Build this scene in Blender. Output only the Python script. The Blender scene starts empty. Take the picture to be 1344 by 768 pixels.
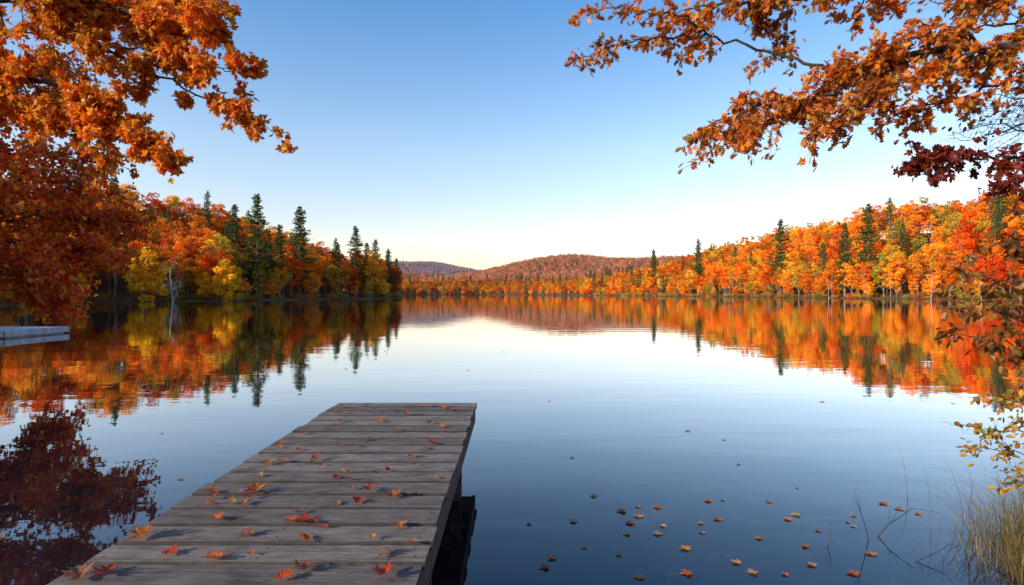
import bpy, math, random
import numpy as np
from mathutils import Vector, Matrix

R = np.random.default_rng(7)
random.seed(7)
scene = bpy.context.scene
COL = scene.collection

# ------------------------------------------------------------------ helpers
def new_mat(name):
    m = bpy.data.materials.new(name); m.use_nodes = True
    nt = m.node_tree; nt.nodes.clear()
    return m, nt
def N(nt, t, **kw):
    n = nt.nodes.new(t)
    for k, v in kw.items():
        setattr(n, k, v)
    return n
def L(nt, a, b): nt.links.new(a, b)
def ramp(nt, stops, interp='LINEAR'):
    r = nt.nodes.new('ShaderNodeValToRGB'); cr = r.color_ramp; cr.interpolation = interp
    while len(cr.elements) > 1: cr.elements.remove(cr.elements[-1])
    cr.elements[0].position = stops[0][0]; cr.elements[0].color = (*stops[0][1], 1)
    for p, c in stops[1:]:
        e = cr.elements.new(p); e.color = (*c, 1)
    return r

class MB:
    """mesh accumulator"""
    def __init__(s): s.v=[]; s.f=[]; s.m=[]; s.c=[]; s.n=0
    def add(s, verts, faces, mat, col):
        verts = np.asarray(verts, float); s.v.append(verts)
        off = s.n
        s.f.extend([tuple(i+off for i in f) for f in faces])
        s.m.extend([mat]*len(faces))
        s.c.append(np.tile(np.asarray(col, float), (len(faces),1)) if np.ndim(col)==1 else np.asarray(col,float))
        s.n += len(verts)
    def mesh(s, name, mats, smooth=()):
        me = bpy.data.meshes.new(name)
        me.from_pydata(np.concatenate(s.v).tolist(), [], s.f)
        for m in mats: me.materials.append(m)
        mi = np.array(s.m, dtype=np.int32)
        me.polygons.foreach_set('material_index', mi)
        a = me.attributes.new('lcol', 'FLOAT_COLOR', 'FACE')
        c = np.concatenate(s.c); c4 = np.ones((len(c),4)); c4[:,:3]=c
        a.data.foreach_set('color', c4.ravel())
        if smooth:
            me.polygons.foreach_set('use_smooth', np.isin(mi, smooth))
        me.update()
        return me
    def obj(s, name, mats, smooth=(), parent=None):
        o = bpy.data.objects.new(name, s.mesh(name, mats, smooth)); COL.objects.link(o)
        if parent: o.parent = parent
        return o

def tube(mb, pts, radii, sides, mat, col):
    pts = np.asarray(pts, float); n=len(pts)
    tan = np.gradient(pts, axis=0); tan /= np.linalg.norm(tan,axis=1)[:,None]+1e-9
    up = np.array([0.13,0.21,1.0]) if abs(tan[0][2])<0.85 else np.array([1.0,0.1,0.0])
    a = np.cross(tan, up); a /= np.linalg.norm(a,axis=1)[:,None]+1e-9
    b = np.cross(tan, a)
    th = np.linspace(0,2*math.pi,sides,endpoint=False)
    ring = a[:,None,:]*np.cos(th)[None,:,None] + b[:,None,:]*np.sin(th)[None,:,None]
    v = pts[:,None,:]+ring*np.asarray(radii)[:,None,None]
    f=[]
    for i in range(n-1):
        for j in range(sides):
            k=(j+1)%sides
            f.append((i*sides+j,i*sides+k,(i+1)*sides+k,(i+1)*sides+j))
    f.append(tuple((n-1)*sides+j for j in range(sides)))
    mb.add(v.reshape(-1,3), f, mat, col)

def box(mb, x0,x1,y0,y1,z0,z1, mat, col, bev=0.0):
    b=bev
    if b<=0:
        v=[(x0,y0,z0),(x1,y0,z0),(x1,y1,z0),(x0,y1,z0),(x0,y0,z1),(x1,y0,z1),(x1,y1,z1),(x0,y1,z1)]
        f=[(0,3,2,1),(4,5,6,7),(0,1,5,4),(1,2,6,5),(2,3,7,6),(3,0,4,7)]
    else:
        v=[(x0,y0,z0),(x1,y0,z0),(x1,y1,z0),(x0,y1,z0),
           (x0,y0,z1-b),(x1,y0,z1-b),(x1,y1,z1-b),(x0,y1,z1-b),
           (x0+b,y0+b,z1),(x1-b,y0+b,z1),(x1-b,y1-b,z1),(x0+b,y1-b,z1)]
        f=[(0,3,2,1),(8,9,10,11)]
        for i in range(4):
            j=(i+1)%4
            f.append((i,j,4+j,4+i)); f.append((4+i,4+j,8+j,8+i))
    mb.add(v,f,mat,col)

# leaf templates: outline fan, unit length along +y
def template(half):
    pts = half + [(-x,y) for x,y in reversed(half[1:-1])]
    c = (0,0.42)
    v = np.array([(c[0],c[1],-0.05)]+[(x,y,0.22*abs(x)-0.10*(y-0.4)**2*2) for x,y in pts])
    n=len(pts)
    f=[(0,1+i,1+(i+1)%n) for i in range(n)]
    return v,f
MAPLE = template([(0,0),(0.28,-0.03),(0.22,0.17),(0.58,0.30),(0.40,0.40),(0.50,0.66),(0.18,0.54),(0.17,0.80),(0,1.0)])
OAK = template([(0,0),(0.12,0.14),(0.09,0.24),(0.34,0.33),(0.13,0.43),(0.44,0.62),(0.15,0.66),(0.28,0.86),(0.07,0.85),(0,1.0)])
OVAL = template([(0,0),(0.22,0.2),(0.30,0.5),(0.18,0.8),(0,1.0)])
SMALL = template([(0,0),(0.5,0.25),(0.22,0.45),(0.3,0.8),(0,1.0)])

def leaves(mb, tmpl, pos, ydir, nrm, size, cols, mat, curl=None):
    V,F = tmpl; n=len(pos)
    if n==0: return
    y = ydir/np.linalg.norm(ydir,axis=1)[:,None]
    x = np.cross(y,nrm); x/= np.linalg.norm(x,axis=1)[:,None]+1e-9
    z = np.cross(x,y)
    TV = np.repeat(V[None],n,axis=0).copy()
    if curl is not None:
        TV[:,:,2] += curl[:,None]*((TV[:,:,1]-0.5)**2+TV[:,:,0]**2)
    P = pos[:,None,:] + size[:,None,None]*(TV[:,:,0:1]*x[:,None,:]+TV[:,:,1:2]*y[:,None,:]+TV[:,:,2:3]*z[:,None,:])
    nv=len(V); FA=np.array(F)
    fa = (FA[None]+ (np.arange(n)*nv)[:,None,None]+mb.n).reshape(-1,3)
    mb.v.append(P.reshape(-1,3)); mb.f.extend(map(tuple,fa.tolist()))
    mb.m.extend([mat]*len(fa)); mb.c.append(np.repeat(cols,len(F),axis=0)); mb.n+=n*nv

def pick(pal, n, jit=0.25):
    pal=np.array(pal); c=pal[R.integers(0,len(pal),n)]
    return c*(1+jit*R.uniform(-1,1,(n,1)))

# ------------------------------------------------------------------ materials
def foliage_mat(name, source, trans=0.35, fixed=None):
    m,nt=new_mat(name)
    out=N(nt,'ShaderNodeOutputMaterial')
    a=N(nt,'ShaderNodeAttribute',attribute_name='lcol')
    col=a.outputs['Color']
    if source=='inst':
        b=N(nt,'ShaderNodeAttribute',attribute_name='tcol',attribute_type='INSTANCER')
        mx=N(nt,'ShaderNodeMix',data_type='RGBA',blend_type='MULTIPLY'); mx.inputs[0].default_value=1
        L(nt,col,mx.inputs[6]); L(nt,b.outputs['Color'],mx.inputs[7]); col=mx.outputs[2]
    elif source=='fixed':
        mx=N(nt,'ShaderNodeMix',data_type='RGBA',blend_type='MULTIPLY'); mx.inputs[0].default_value=1
        L(nt,col,mx.inputs[6]); mx.inputs[7].default_value=(*fixed,1); col=mx.outputs[2]
    else: # slight mottling in each leaf
        tc=N(nt,'ShaderNodeTexCoord'); ns=N(nt,'ShaderNodeTexNoise'); ns.inputs['Scale'].default_value=40
        L(nt,tc.outputs['Object'],ns.inputs['Vector'])
        rp=ramp(nt,[(0.3,(0.62,0.55,0.5)),(0.6,(1.12,1.12,1.1))]); L(nt,ns.outputs['Fac'],rp.inputs[0])
        mx=N(nt,'ShaderNodeMix',data_type='RGBA',blend_type='MULTIPLY'); mx.inputs[0].default_value=1
        L(nt,col,mx.inputs[6]); L(nt,rp.outputs[0],mx.inputs[7]); col=mx.outputs[2]
    d=N(nt,'ShaderNodeBsdfDiffuse'); t=N(nt,'ShaderNodeBsdfTranslucent')
    L(nt,col,d.inputs[0]); L(nt,col,t.inputs[0])
    ms=N(nt,'ShaderNodeMixShader'); ms.inputs[0].default_value=trans
    L(nt,d.outputs[0],ms.inputs[1]); L(nt,t.outputs[0],ms.inputs[2])
    if source=='leaf':
        g=N(nt,'ShaderNodeBsdfGlossy'); g.inputs['Roughness'].default_value=0.45
        g.inputs[0].default_value=(0.6,0.6,0.6,1)
        m2=N(nt,'ShaderNodeMixShader'); m2.inputs[0].default_value=0.04
        L(nt,ms.outputs[0],m2.inputs[1]); L(nt,g.outputs[0],m2.inputs[2]); ms=m2
    L(nt,ms.outputs[0],out.inputs[0])
    return m

def bark_mat(name, c0, c1, scale=12, stretch=(1,1,0.25)):
    m,nt=new_mat(name)
    out=N(nt,'ShaderNodeOutputMaterial'); p=N(nt,'ShaderNodeBsdfPrincipled'); p.inputs['Roughness'].default_value=0.9
    tc=N(nt,'ShaderNodeTexCoord'); mp=N(nt,'ShaderNodeMapping'); mp.inputs['Scale'].default_value=stretch
    ns=N(nt,'ShaderNodeTexNoise'); ns.inputs['Scale'].default_value=scale; ns.inputs['Detail'].default_value=5
    L(nt,tc.outputs['Object'],mp.inputs[0]); L(nt,mp.outputs[0],ns.inputs['Vector'])
    rp=ramp(nt,[(0.35,c0),(0.65,c1)]); L(nt,ns.outputs['Fac'],rp.inputs[0]); L(nt,rp.outputs[0],p.inputs['Base Color'])
    b=N(nt,'ShaderNodeBump'); b.inputs['Strength'].default_value=0.5; b.inputs['Distance'].default_value=0.02
    L(nt,ns.outputs['Fac'],b.inputs['Height']); L(nt,b.outputs[0],p.inputs['Normal'])
    L(nt,p.outputs[0],out.inputs[0]); return m

M_FOL_I = foliage_mat('foliage_forest','inst',0.35)
M_PINE  = foliage_mat('pine_needles','fixed',0.2,fixed=(0.085,0.115,0.030))
M_YEL   = foliage_mat('yellow_foliage','fixed',0.4,fixed=(0.95,0.54,0.025))
M_LEAF  = foliage_mat('autumn_leaf','leaf',0.45)
M_BARK  = bark_mat('bark',(0.030,0.023,0.018),(0.085,0.066,0.052))
M_BARKF = bark_mat('bark_far',(0.13,0.10,0.08),(0.42,0.35,0.28),1.5)
M_BIRCH = bark_mat('birch_bark',(0.30,0.27,0.23),(0.62,0.60,0.56),1.0,(1,1,3))

# ------------------------------------------------------------------ lake shore / terrain
SH = np.array([(-8,-3),(-3,-2.2),(2,-2.2),(3.4,0.5),(4.5,3.2),(5.2,5.0),(8.8,8.6),(22,20),(60,45),(120,90),(168,140),(182,190),
 (166,220),(140,300),(126,400),(98,550),(40,800),(-20,980),(-60,1030),(-170,1000),(-260,800),(-200,600),(-130,450),
 (-80,340),(-57,285),(-51,258),(-58,230),(-72,200),(-88,174),(-106,152),(-109,125),(-88,98),(-66,70),(-46,48),(-33,35),
 (-26,27),(-20.5,21),(-17.5,16),(-15,10),(-11,3)],float)
def shore_dist(P):
    P=np.asarray(P,float); A=SH; B=np.roll(SH,-1,axis=0)
    best=np.full(len(P),1e18); inside=np.zeros(len(P),bool)
    for a,b in zip(A,B):
        ab=b-a; t=np.clip(((P-a)@ab)/(ab@ab),0,1)
        d=((P-(a+t[:,None]*ab))**2).sum(1); best=np.minimum(best,d)
        c=((a[1]>P[:,1])!=(b[1]>P[:,1]))
        with np.errstate(divide='ignore',invalid='ignore'):
            xi=(b[0]-a[0])*(P[:,1]-a[1])/(b[1]-a[1] if b[1]!=a[1] else 1e-9)+a[0]
        inside^= c&(P[:,0]<xi)
    d=np.sqrt(best); return np.where(inside,-d,d)
def sstep(a,b,x): 
    t=np.clip((x-a)/(b-a),0,1); return t*t*(3-2*t)
def height(P):
    P=np.asarray(P,float); x,y=P[:,0],P[:,1]
    wob=1.6*np.sin(x*0.11+y*0.05)*np.sin(y*0.09-x*0.04)*np.clip(np.hypot(x,y)/80-0.4,0,1)
    d=shore_dist(P)+wob
    near=sstep(30,120,np.hypot(x,y))
    rr=sstep(60,110,x)*(1-sstep(420,680,y))
    low=1-0.55*sstep(500,850,y)
    land=0.35*np.clip(d/1.0,0,1)+0.04*np.clip(d,0,12)+ (4+17*near)*low*sstep(6,95,d)
    land+= near*rr*13*sstep(8,85,d)
    land+= np.where(x<-60, 5*sstep(20,120,d)*near*low,0)
    lake=-np.clip(-d*0.22,0,4)
    h=np.where(d>0,land,lake)
    far=sstep(15,200,d)
    g=lambda cx,cy,sx,sy,H: H*np.exp(-((x-cx)/sx)**2-((y-cy)/sy)**2)
    h+= far*(g(185,2100,340,420,113)+g(520,1650,290,330,52)+g(-430,2800,430,450,122)+g(-1300,2500,600,500,110)
             +g(-420,250,190,220,16)+g(420,330,170,230,14)+g(1300,1500,700,700,60))
    h+= far*(1.5*np.sin(x*0.021)*np.cos(y*0.017)+4*np.sin(x*0.006+1)*np.cos(y*0.005)+5*sstep(1200,1700,y)*np.sin(x*0.017+2)*np.sin(y*0.012+x*0.004))
    return h
Ng=420
u=np.linspace(-1,1,Ng); xs=40*np.sinh(u*5.7); ys=40*np.sinh(u*5.7)+70
X,Y=np.meshgrid(xs,ys); P=np.stack([X.ravel(),Y.ravel()],1); Z=height(P)
me=bpy.data.meshes.new('ground'); V=np.column_stack([P,Z])
idx=np.arange(Ng*Ng).reshape(Ng,Ng)
F=np.stack([idx[:-1,:-1],idx[:-1,1:],idx[1:,1:],idx[1:,:-1]],-1).reshape(-1,4)
me.from_pydata(V.tolist(),[],F.tolist()); me.polygons.foreach_set('use_smooth',np.ones(len(F),bool))
ground=bpy.data.objects.new('ground',me); COL.objects.link(ground)
m,nt=new_mat('forest_floor')
out=N(nt,'ShaderNodeOutputMaterial'); p=N(nt,'ShaderNodeBsdfPrincipled'); p.inputs['Roughness'].default_value=0.95
tc=N(nt,'ShaderNodeTexCoord')
n1=N(nt,'ShaderNodeTexNoise'); n1.inputs['Scale'].default_value=0.25; n1.inputs['Detail'].default_value=8; n1.inputs['Roughness'].default_value=0.7
n2=N(nt,'ShaderNodeTexNoise'); n2.inputs['Scale'].default_value=9; n2.inputs['Detail'].default_value=6
L(nt,tc.outputs['Object'],n1.inputs['Vector']); L(nt,tc.outputs['Object'],n2.inputs['Vector'])
r1=ramp(nt,[(0.3,(0.05,0.035,0.015)),(0.5,(0.16,0.075,0.02)),(0.62,(0.12,0.10,0.03)),(0.75,(0.22,0.09,0.02))])
L(nt,n1.outputs['Fac'],r1.inputs[0])
r2=ramp(nt,[(0.3,(0.4,0.4,0.4)),(0.7,(1.2,1.2,1.2))]); L(nt,n2.outputs['Fac'],r2.inputs[0])
mx=N(nt,'ShaderNodeMix',data_type='RGBA',blend_type='MULTIPLY'); mx.inputs[0].default_value=1
L(nt,r1.outputs[0],mx.inputs[6]); L(nt,r2.outputs[0],mx.inputs[7]); L(nt,mx.outputs[2],p.inputs['Base Color'])
b=N(nt,'ShaderNodeBump'); b.inputs['Strength'].default_value=0.6; b.inputs['Distance'].default_value=0.05
L(nt,n2.outputs['Fac'],b.inputs['Height']); L(nt,b.outputs[0],p.inputs['Normal']); L(nt,p.outputs[0],out.inputs[0])
me.materials.append(m)

# ------------------------------------------------------------------ water
me=bpy.data.meshes.new('lake_water')
me.from_pydata([(-400,-12,0),(300,-12,0),(300,1150,0),(-400,1150,0)],[],[(0,1,2,3)])
water=bpy.data.objects.new('lake_water',me); COL.objects.link(water)
m,nt=new_mat('lake_water'); me.materials.append(m)
out=N(nt,'ShaderNodeOutputMaterial')
tc=N(nt,'ShaderNodeTexCoord')
mp=N(nt,'ShaderNodeMapping'); mp.inputs['Scale'].default_value=(0.5,1.3,1); L(nt,tc.outputs['Object'],mp.inputs[0])
w1=N(nt,'ShaderNodeTexNoise'); w1.inputs['Scale'].default_value=0.55; w1.inputs['Detail'].default_value=3; w1.inputs['Distortion'].default_value=0.3
w2=N(nt,'ShaderNodeTexNoise'); w2.inputs['Scale'].default_value=3.5; w2.inputs['Detail'].default_value=2
L(nt,mp.outputs[0],w1.inputs['Vector']); L(nt,mp.outputs[0],w2.inputs['Vector'])
w3=N(nt,'ShaderNodeTexNoise'); w3.inputs['Scale'].default_value=0.012; w3.inputs['Detail'].default_value=3
mp3=N(nt,'ShaderNodeMapping'); mp3.inputs['Scale'].default_value=(0.35,1.5,1); L(nt,tc.outputs['Object'],mp3.inputs[0]); L(nt,mp3.outputs[0],w3.inputs['Vector'])
r3=ramp(nt,[(0.42,(0.3,)*3),(0.60,(1,1,1))]); L(nt,w3.outputs['Fac'],r3.inputs[0])
b1=N(nt,'ShaderNodeBump'); b1.inputs['Strength'].default_value=1.0; b1.inputs['Distance'].default_value=0.006
L(nt,w1.outputs['Fac'],b1.inputs['Height'])
sm=N(nt,'ShaderNodeMath',operation='MULTIPLY'); L(nt,w2.outputs['Fac'],sm.inputs[0]); L(nt,r3.outputs[0],sm.inputs[1])
b2=N(nt,'ShaderNodeBump'); b2.inputs['Strength'].default_value=1.0; b2.inputs['Distance'].default_value=0.0020
L(nt,sm.outputs[0],b2.inputs['Height']); L(nt,b1.outputs[0],b2.inputs['Normal'])
fr=N(nt,'ShaderNodeFresnel'); fr.inputs['IOR'].default_value=1.34; L(nt,b2.outputs[0],fr.inputs['Normal'])
fm=ramp(nt,[(0.0,(0,)*3),(0.03,(0.035,)*3),(0.12,(0.20,)*3),(0.25,(0.50,)*3),(0.42,(0.82,)*3),(0.65,(0.96,)*3),(1,(1,)*3)])
L(nt,fr.outputs[0],fm.inputs[0])
g=N(nt,'ShaderNodeBsdfGlossy'); g.inputs['Roughness'].default_value=0.012; g.inputs[0].default_value=(1.0,0.98,0.98,1); L(nt,b2.outputs[0],g.inputs['Normal'])
nb=N(nt,'ShaderNodeTexNoise'); nb.inputs['Scale'].default_value=2.2; nb.inputs['Detail'].default_value=7; nb.inputs['Roughness'].default_value=0.65; L(nt,tc.outputs['Object'],nb.inputs['Vector'])
rb=ramp(nt,[(0.4,(0.006,0.008,0.013)),(0.55,(0.010,0.011,0.015)),(0.70,(0.040,0.031,0.023))]); L(nt,nb.outputs['Fac'],rb.inputs[0])
df=N(nt,'ShaderNodeBsdfDiffuse'); L(nt,rb.outputs[0],df.inputs[0])
ms=N(nt,'ShaderNodeMixShader'); L(nt,fm.outputs[0],ms.inputs[0]); L(nt,df.outputs[0],ms.inputs[1]); L(nt,g.outputs[0],ms.inputs[2])
L(nt,ms.outputs[0],out.inputs[0])

# ------------------------------------------------------------------ distant tree templates
def cards(mb, pos, size, cols, mat, flat=0.0, asp=0.7):
    n=len(pos)
    a=R.normal(size=(n,3)); 
    if flat: a[:,2]*=(1-flat)
    a/=np.linalg.norm(a,axis=1)[:,None]
    b=R.normal(size=(n,3)); b-= (b*a).sum(1)[:,None]*a; b/=np.linalg.norm(b,axis=1)[:,None]
    s=size[:,None]
    k=R.uniform(0.5,1.0,(n,4,1))
    q=np.stack([pos+a*s*k[:,0],pos+b*s*asp*k[:,1],pos-a*s*k[:,2],pos-b*s*asp*k[:,3]],1)
    fa=(np.arange(4)[None]+(np.arange(n)*4)[:,None]+mb.n)
    mb.v.append(q.reshape(-1,3)); mb.f.extend(map(tuple,fa.tolist())); mb.m.extend([mat]*n); mb.c.append(cols); mb.n+=4*n

def decid(name, H, rx, zc, rz, nclump, per, seed, mats, sparse=1.0, csz=1.0, tr=0.22):
    global R
    keep=R; R=np.random.default_rng(seed)
    mb=MB()
    pts=np.array([[0.25*math.sin(i*1.3+seed)*i/4,0.25*math.cos(i*1.7+seed)*i/4,H*0.85*i/6] for i in range(7)])
    pts[0,2]=-1.5
    tube(mb,pts,np.linspace(tr,0.06,7),6,0,(1,1,1))
    cl=[]
    while len(cl)<nclump:
        q=R.uniform(-1,1,3); r=np.linalg.norm(q)
        if r>1 or r<0.35: continue
        if q[2]<-0.3 and R.random()<0.3: continue
        w=1.0+0.18*math.sin(3*math.atan2(q[1],q[0])+seed)
        cl.append(np.array([q[0]*rx*w,q[1]*rx*w,zc+q[2]*rz]))
    cl=np.array(cl)
    for c in cl[:12]:
        k=max(1,int((c[2]*0.6)/(H*0.85)*6)); s=pts[min(k,5)]
        mid=(s+c)/2+np.array([0,0,-0.4])
        tube(mb,[s,mid,c],[0.10,0.06,0.02],4,0,(1,1,1))
    for c in cl:
        rad=R.uniform(0.8,1.6)*rx/4.2
        n=int(per*R.uniform(0.7,1.2)*sparse)
        d=R.normal(size=(n,3)); d/=np.linalg.norm(d,axis=1)[:,None]
        pos=c+d*rad*(R.uniform(0.3,1,(n,1))**0.5)*np.array([1.15,1.15,0.75])
        t=R.uniform(0.68,1.25); h=R.uniform(-0.2,0.16)
        col=np.array([t,t*(1+h),t*(1+h)])*R.uniform(0.75,1.2,(n,1))
        cards(mb,pos,R.uniform(0.22,0.46,n)*csz,col,1)
    me=mb.mesh(name,mats,smooth=(0,))
    R=keep; return me

def conifer(name, H, base, spread, seed, mats, dens=1.0):
    global R
    keep=R; R=np.random.default_rng(seed)
    mb=MB()
    tube(mb,[[0,0,-2],[0.1,0,H*0.4],[0,0.1,H*0.75],[0,0,H*0.985]],[0.38,0.27,0.14,0.03],7,0,(.6,.6,.6))
    z=base*H
    while z<H*0.99:
        t=(z-base*H)/(H-base*H)
        Lm=spread*((1-t)**0.7)*(0.72+0.28*math.sin(z*1.5+seed)*math.cos(z*0.6))+0.3
        if t<0.12: Lm*=0.6+3*t
        k=R.integers(4,7); a0=R.uniform(0,6.28)
        for j in range(k):
            a=a0+j*6.283/k+R.uniform(-.3,.3); Lb=Lm*R.uniform(0.45,1.2)
            dr=np.array([math.cos(a),math.sin(a),0]); rise=R.uniform(0.0,0.28)-0.1*(1-t)
            n=max(4,int(Lb*12*dens))
            s=R.uniform(0.1,1,n)**0.8
            pos=np.array([0,0,z])+dr*(s*Lb)[:,None]; pos[:,2]+=rise*s*Lb+0.12*(s*Lb)**1.3*0.4
            perp=np.array([-dr[1],dr[0],0]); pos+=perp*(R.normal(size=n)*0.36*(0.4+s*0.6)*min(Lb,3)*0.6)[:,None]
            pos[:,2]+=R.normal(size=n)*0.16
            tt=R.uniform(0.6,1.25); col=np.array([tt,tt,tt])*R.uniform(0.7,1.25,(n,1))
            cards(mb,pos,R.uniform(0.28,0.55,n),col,1,flat=0.5,asp=0.45)
            if j%2==0: tube(mb,[[0,0,z],np.array([0,0,z])+dr*Lb*0.8+np.array([0,0,rise*Lb*0.8])],[0.06,0.02],3,0,(1,1,1))
        z+=R.uniform(0.55,1.0)*(0.6+0.6*(1-t))
    me=mb.mesh(name,mats,smooth=(0,)); R=keep; return me

protos=[]
FM=[M_BARKF,M_FOL_I]
protos.append(decid('p00_maple',17,4.3,10.4,6.4,50,62,1,FM,csz=1.12))
protos.append(decid('p01_maple',19,3.9,11.8,7.0,50,60,2,FM,csz=1.12))
protos.append(decid('p02_oak',15,4.9,9.0,5.8,52,62,3,FM,csz=1.12))
protos.append(decid('p03_birch',18,3.0,12.6,5.4,34,52,4,FM,sparse=0.8,tr=0.2))
protos.append(decid('p04_aspen',16,2.9,10.2,5.8,36,52,5,FM,tr=0.2))
protos.append(conifer('p05_pine',25,0.18,5.4,6,[M_BARKF,M_PINE],0.6))
protos.append(conifer('p06_hemlock',20,0.06,4.4,7,[M_BARKF,M_PINE],0.6))
def shrub(name,seed):
    global R
    keep=R; R=np.random.default_rng(seed); mb=MB()
    for i in range(9):
        a=R.uniform(0,6.28); l=R.uniform(1,2.4)
        tube(mb,[[0,0,-.3],[math.cos(a)*l*.4,math.sin(a)*l*.4,l*.6],[math.cos(a)*l*.8,math.sin(a)*l*.8,l]],[.04,.03,.01],3,0,(1,1,1))
    for i in range(16):
        c=np.array([R.uniform(-1.7,1.7),R.uniform(-1.7,1.7),R.uniform(0.3,2.1)]); n=40
        d=R.normal(size=(n,3))*0.33; t=R.uniform(.65,1.25)
        cards(mb,c+d,R.uniform(0.12,0.28,n),np.ones((n,3))*t*R.uniform(.75,1.2,(n,1)),1)
    me=mb.mesh(name,FM); R=keep; return me
protos.append(shrub('p07_shrub',8)); protos.append(shrub('p08_shrub',9))
protos.append(decid('p09_far',15,5.0,8.5,6.2,18,26,11,FM,csz=2.1))
protos.append(decid('p10_far',17,4.4,9.5,6.8,18,26,12,FM,csz=2.1))
pc=bpy.data.collections.new('tree_templates')
for me in protos:
    o=bpy.data.objects.new(me.name,me); pc.objects.link(o)

def gn_group():
    g=bpy.data.node_groups.new('scatter_trees','GeometryNodeTree')
    g.interface.new_socket('Geometry',in_out='INPUT',socket_type='NodeSocketGeometry')
    g.interface.new_socket('Geometry',in_out='OUTPUT',socket_type='NodeSocketGeometry')
    i=g.nodes.new('NodeGroupInput'); o=g.nodes.new('NodeGroupOutput')
    ci=g.nodes.new('GeometryNodeCollectionInfo'); ci.inputs['Collection'].default_value=pc
    ci.inputs['Separate Children'].default_value=True; ci.inputs['Reset Children'].default_value=True
    ip=g.nodes.new('GeometryNodeInstanceOnPoints'); ip.inputs['Pick Instance'].default_value=True
    def na(n,t):
        a=g.nodes.new('GeometryNodeInputNamedAttribute'); a.data_type=t; a.inputs['Name'].default_value=n
        return [s for s in a.outputs if s.enabled and s.name=='Attribute'][0]
    g.links.new(i.outputs[0],ip.inputs['Points']); g.links.new(ci.outputs[0],ip.inputs['Instance'])
    g.links.new(na('pidx','INT'),ip.inputs['Instance Index'])
    g.links.new(na('prot','FLOAT_VECTOR'),ip.inputs['Rotation'])
    g.links.new(na('pscl','FLOAT_VECTOR'),ip.inputs['Scale'])
    g.links.new(ip.outputs[0],o.inputs[0]); return g
GN=gn_group()
def scatter(name,pos,idx,rot,scl,col):
    me=bpy.data.meshes.new(name); me.from_pydata(np.asarray(pos).tolist(),[],[])
    n=len(pos)
    a=me.attributes.new('pidx','INT','POINT'); a.data.foreach_set('value',np.asarray(idx,dtype=np.int32))
    a=me.attributes.new('prot','FLOAT_VECTOR','POINT'); r=np.zeros((n,3)); r[:,2]=rot; r[:,0]=R.normal(size=n)*0.03; a.data.foreach_set('vector',r.ravel())
    a=me.attributes.new('pscl','FLOAT_VECTOR','POINT'); a.data.foreach_set('vector',np.asarray(scl,float).ravel())
    a=me.attributes.new('tcol','FLOAT_COLOR','POINT'); c=np.ones((n,4)); c[:,:3]=col; a.data.foreach_set('color',c.ravel())
    o=bpy.data.objects.new(name,me); COL.objects.link(o)
    md=o.modifiers.new('scatter','NODES'); md.node_group=GN
    return o

def jgrid(x0,x1,y0,y1,s):
    xx=np.arange(x0,x1,s); yy=np.arange(y0,y1,s); A,B=np.meshgrid(xx,yy)
    P=np.stack([A.ravel(),B.ravel()],1); return P+R.uniform(-.42,.42,P.shape)*s

OR=[(0.94,0.32,0.02),(0.95,0.38,0.026),(0.92,0.23,0.016),(0.95,0.44,0.032),(0.86,0.14,0.014),(0.94,0.54,0.036),(0.70,0.08,0.014),(0.94,0.30,0.02),
    (0.92,0.26,0.018),(0.66,0.26,0.03),(0.42,0.34,0.045),(0.95,0.36,0.024),(0.90,0.20,0.016),(0.84,0.50,0.045)]
RU=[(0.80,0.21,0.02),(0.66,0.12,0.016),(0.86,0.28,0.022),(0.60,0.07,0.018),(0.90,0.36,0.026),(0.50,0.32,0.04),(0.86,0.33,0.026),(0.80,0.15,0.016),(0.78,0.24,0.02),(0.88,0.46,0.032)]
def forest(name,P,dmin,dmax,pal,pinefrac,smin=0.8,smax=1.15,tint=(1,1,1),far=False,jit=0.2):
    d=shore_dist(P); k=(d>dmin)&(d<dmax); P=P[k]
    z=height(P); ok=z>0.25; P=P[ok]; z=z[ok]; n=len(P)
    idx=R.integers(9,11,n) if far else R.integers(0,5,n); pn=R.random(n)<pinefrac; idx[pn]=R.integers(5,7,pn.sum())
    s=R.uniform(smin,smax,n); scl=np.stack([s*R.uniform(.85,1.15,n),s*R.uniform(.85,1.15,n),s],1)
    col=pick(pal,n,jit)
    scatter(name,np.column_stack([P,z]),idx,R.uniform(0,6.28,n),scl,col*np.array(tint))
    return n

cnt=[]
P=jgrid(-260,-40,60,345,6.5)
cnt.append(forest('autumn_forest',P,3,96,RU,0.06,0.72,1.1))
P=jgrid(60,420,95,440,6.9)
cnt.append(forest('autumn_forest',P,3,96,OR,0.035,0.72,1.14))
P=jgrid(40,300,440,700,8.0)
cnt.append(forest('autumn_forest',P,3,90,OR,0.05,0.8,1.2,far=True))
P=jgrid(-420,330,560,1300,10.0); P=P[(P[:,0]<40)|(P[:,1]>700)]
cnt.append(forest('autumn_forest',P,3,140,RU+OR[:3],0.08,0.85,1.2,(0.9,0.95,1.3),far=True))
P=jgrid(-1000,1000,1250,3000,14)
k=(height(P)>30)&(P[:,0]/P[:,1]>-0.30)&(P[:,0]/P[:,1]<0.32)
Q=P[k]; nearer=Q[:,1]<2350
cnt.append(forest('hill_forest',Q[nearer],100,5000,[(0.80,0.36,0.18),(0.66,0.29,0.17),(0.84,0.42,0.19),(0.42,0.30,0.18),(0.74,0.28,0.15)],0.0,0.8,1.3,(1,1.0,1.1),far=True,jit=0.3))  # lightened palette and tint paint the distance haze into the tree colour
cnt.append(forest('hill_forest',Q[~nearer],100,5000,[(0.58,0.40,0.38),(0.52,0.38,0.38),(0.60,0.44,0.39),(0.46,0.38,0.38)],0.0,0.9,1.2,(1,1.05,1.2),far=True,jit=0.2))  # farther hill: paler, bluer tree colours stand in for thicker haze
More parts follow.
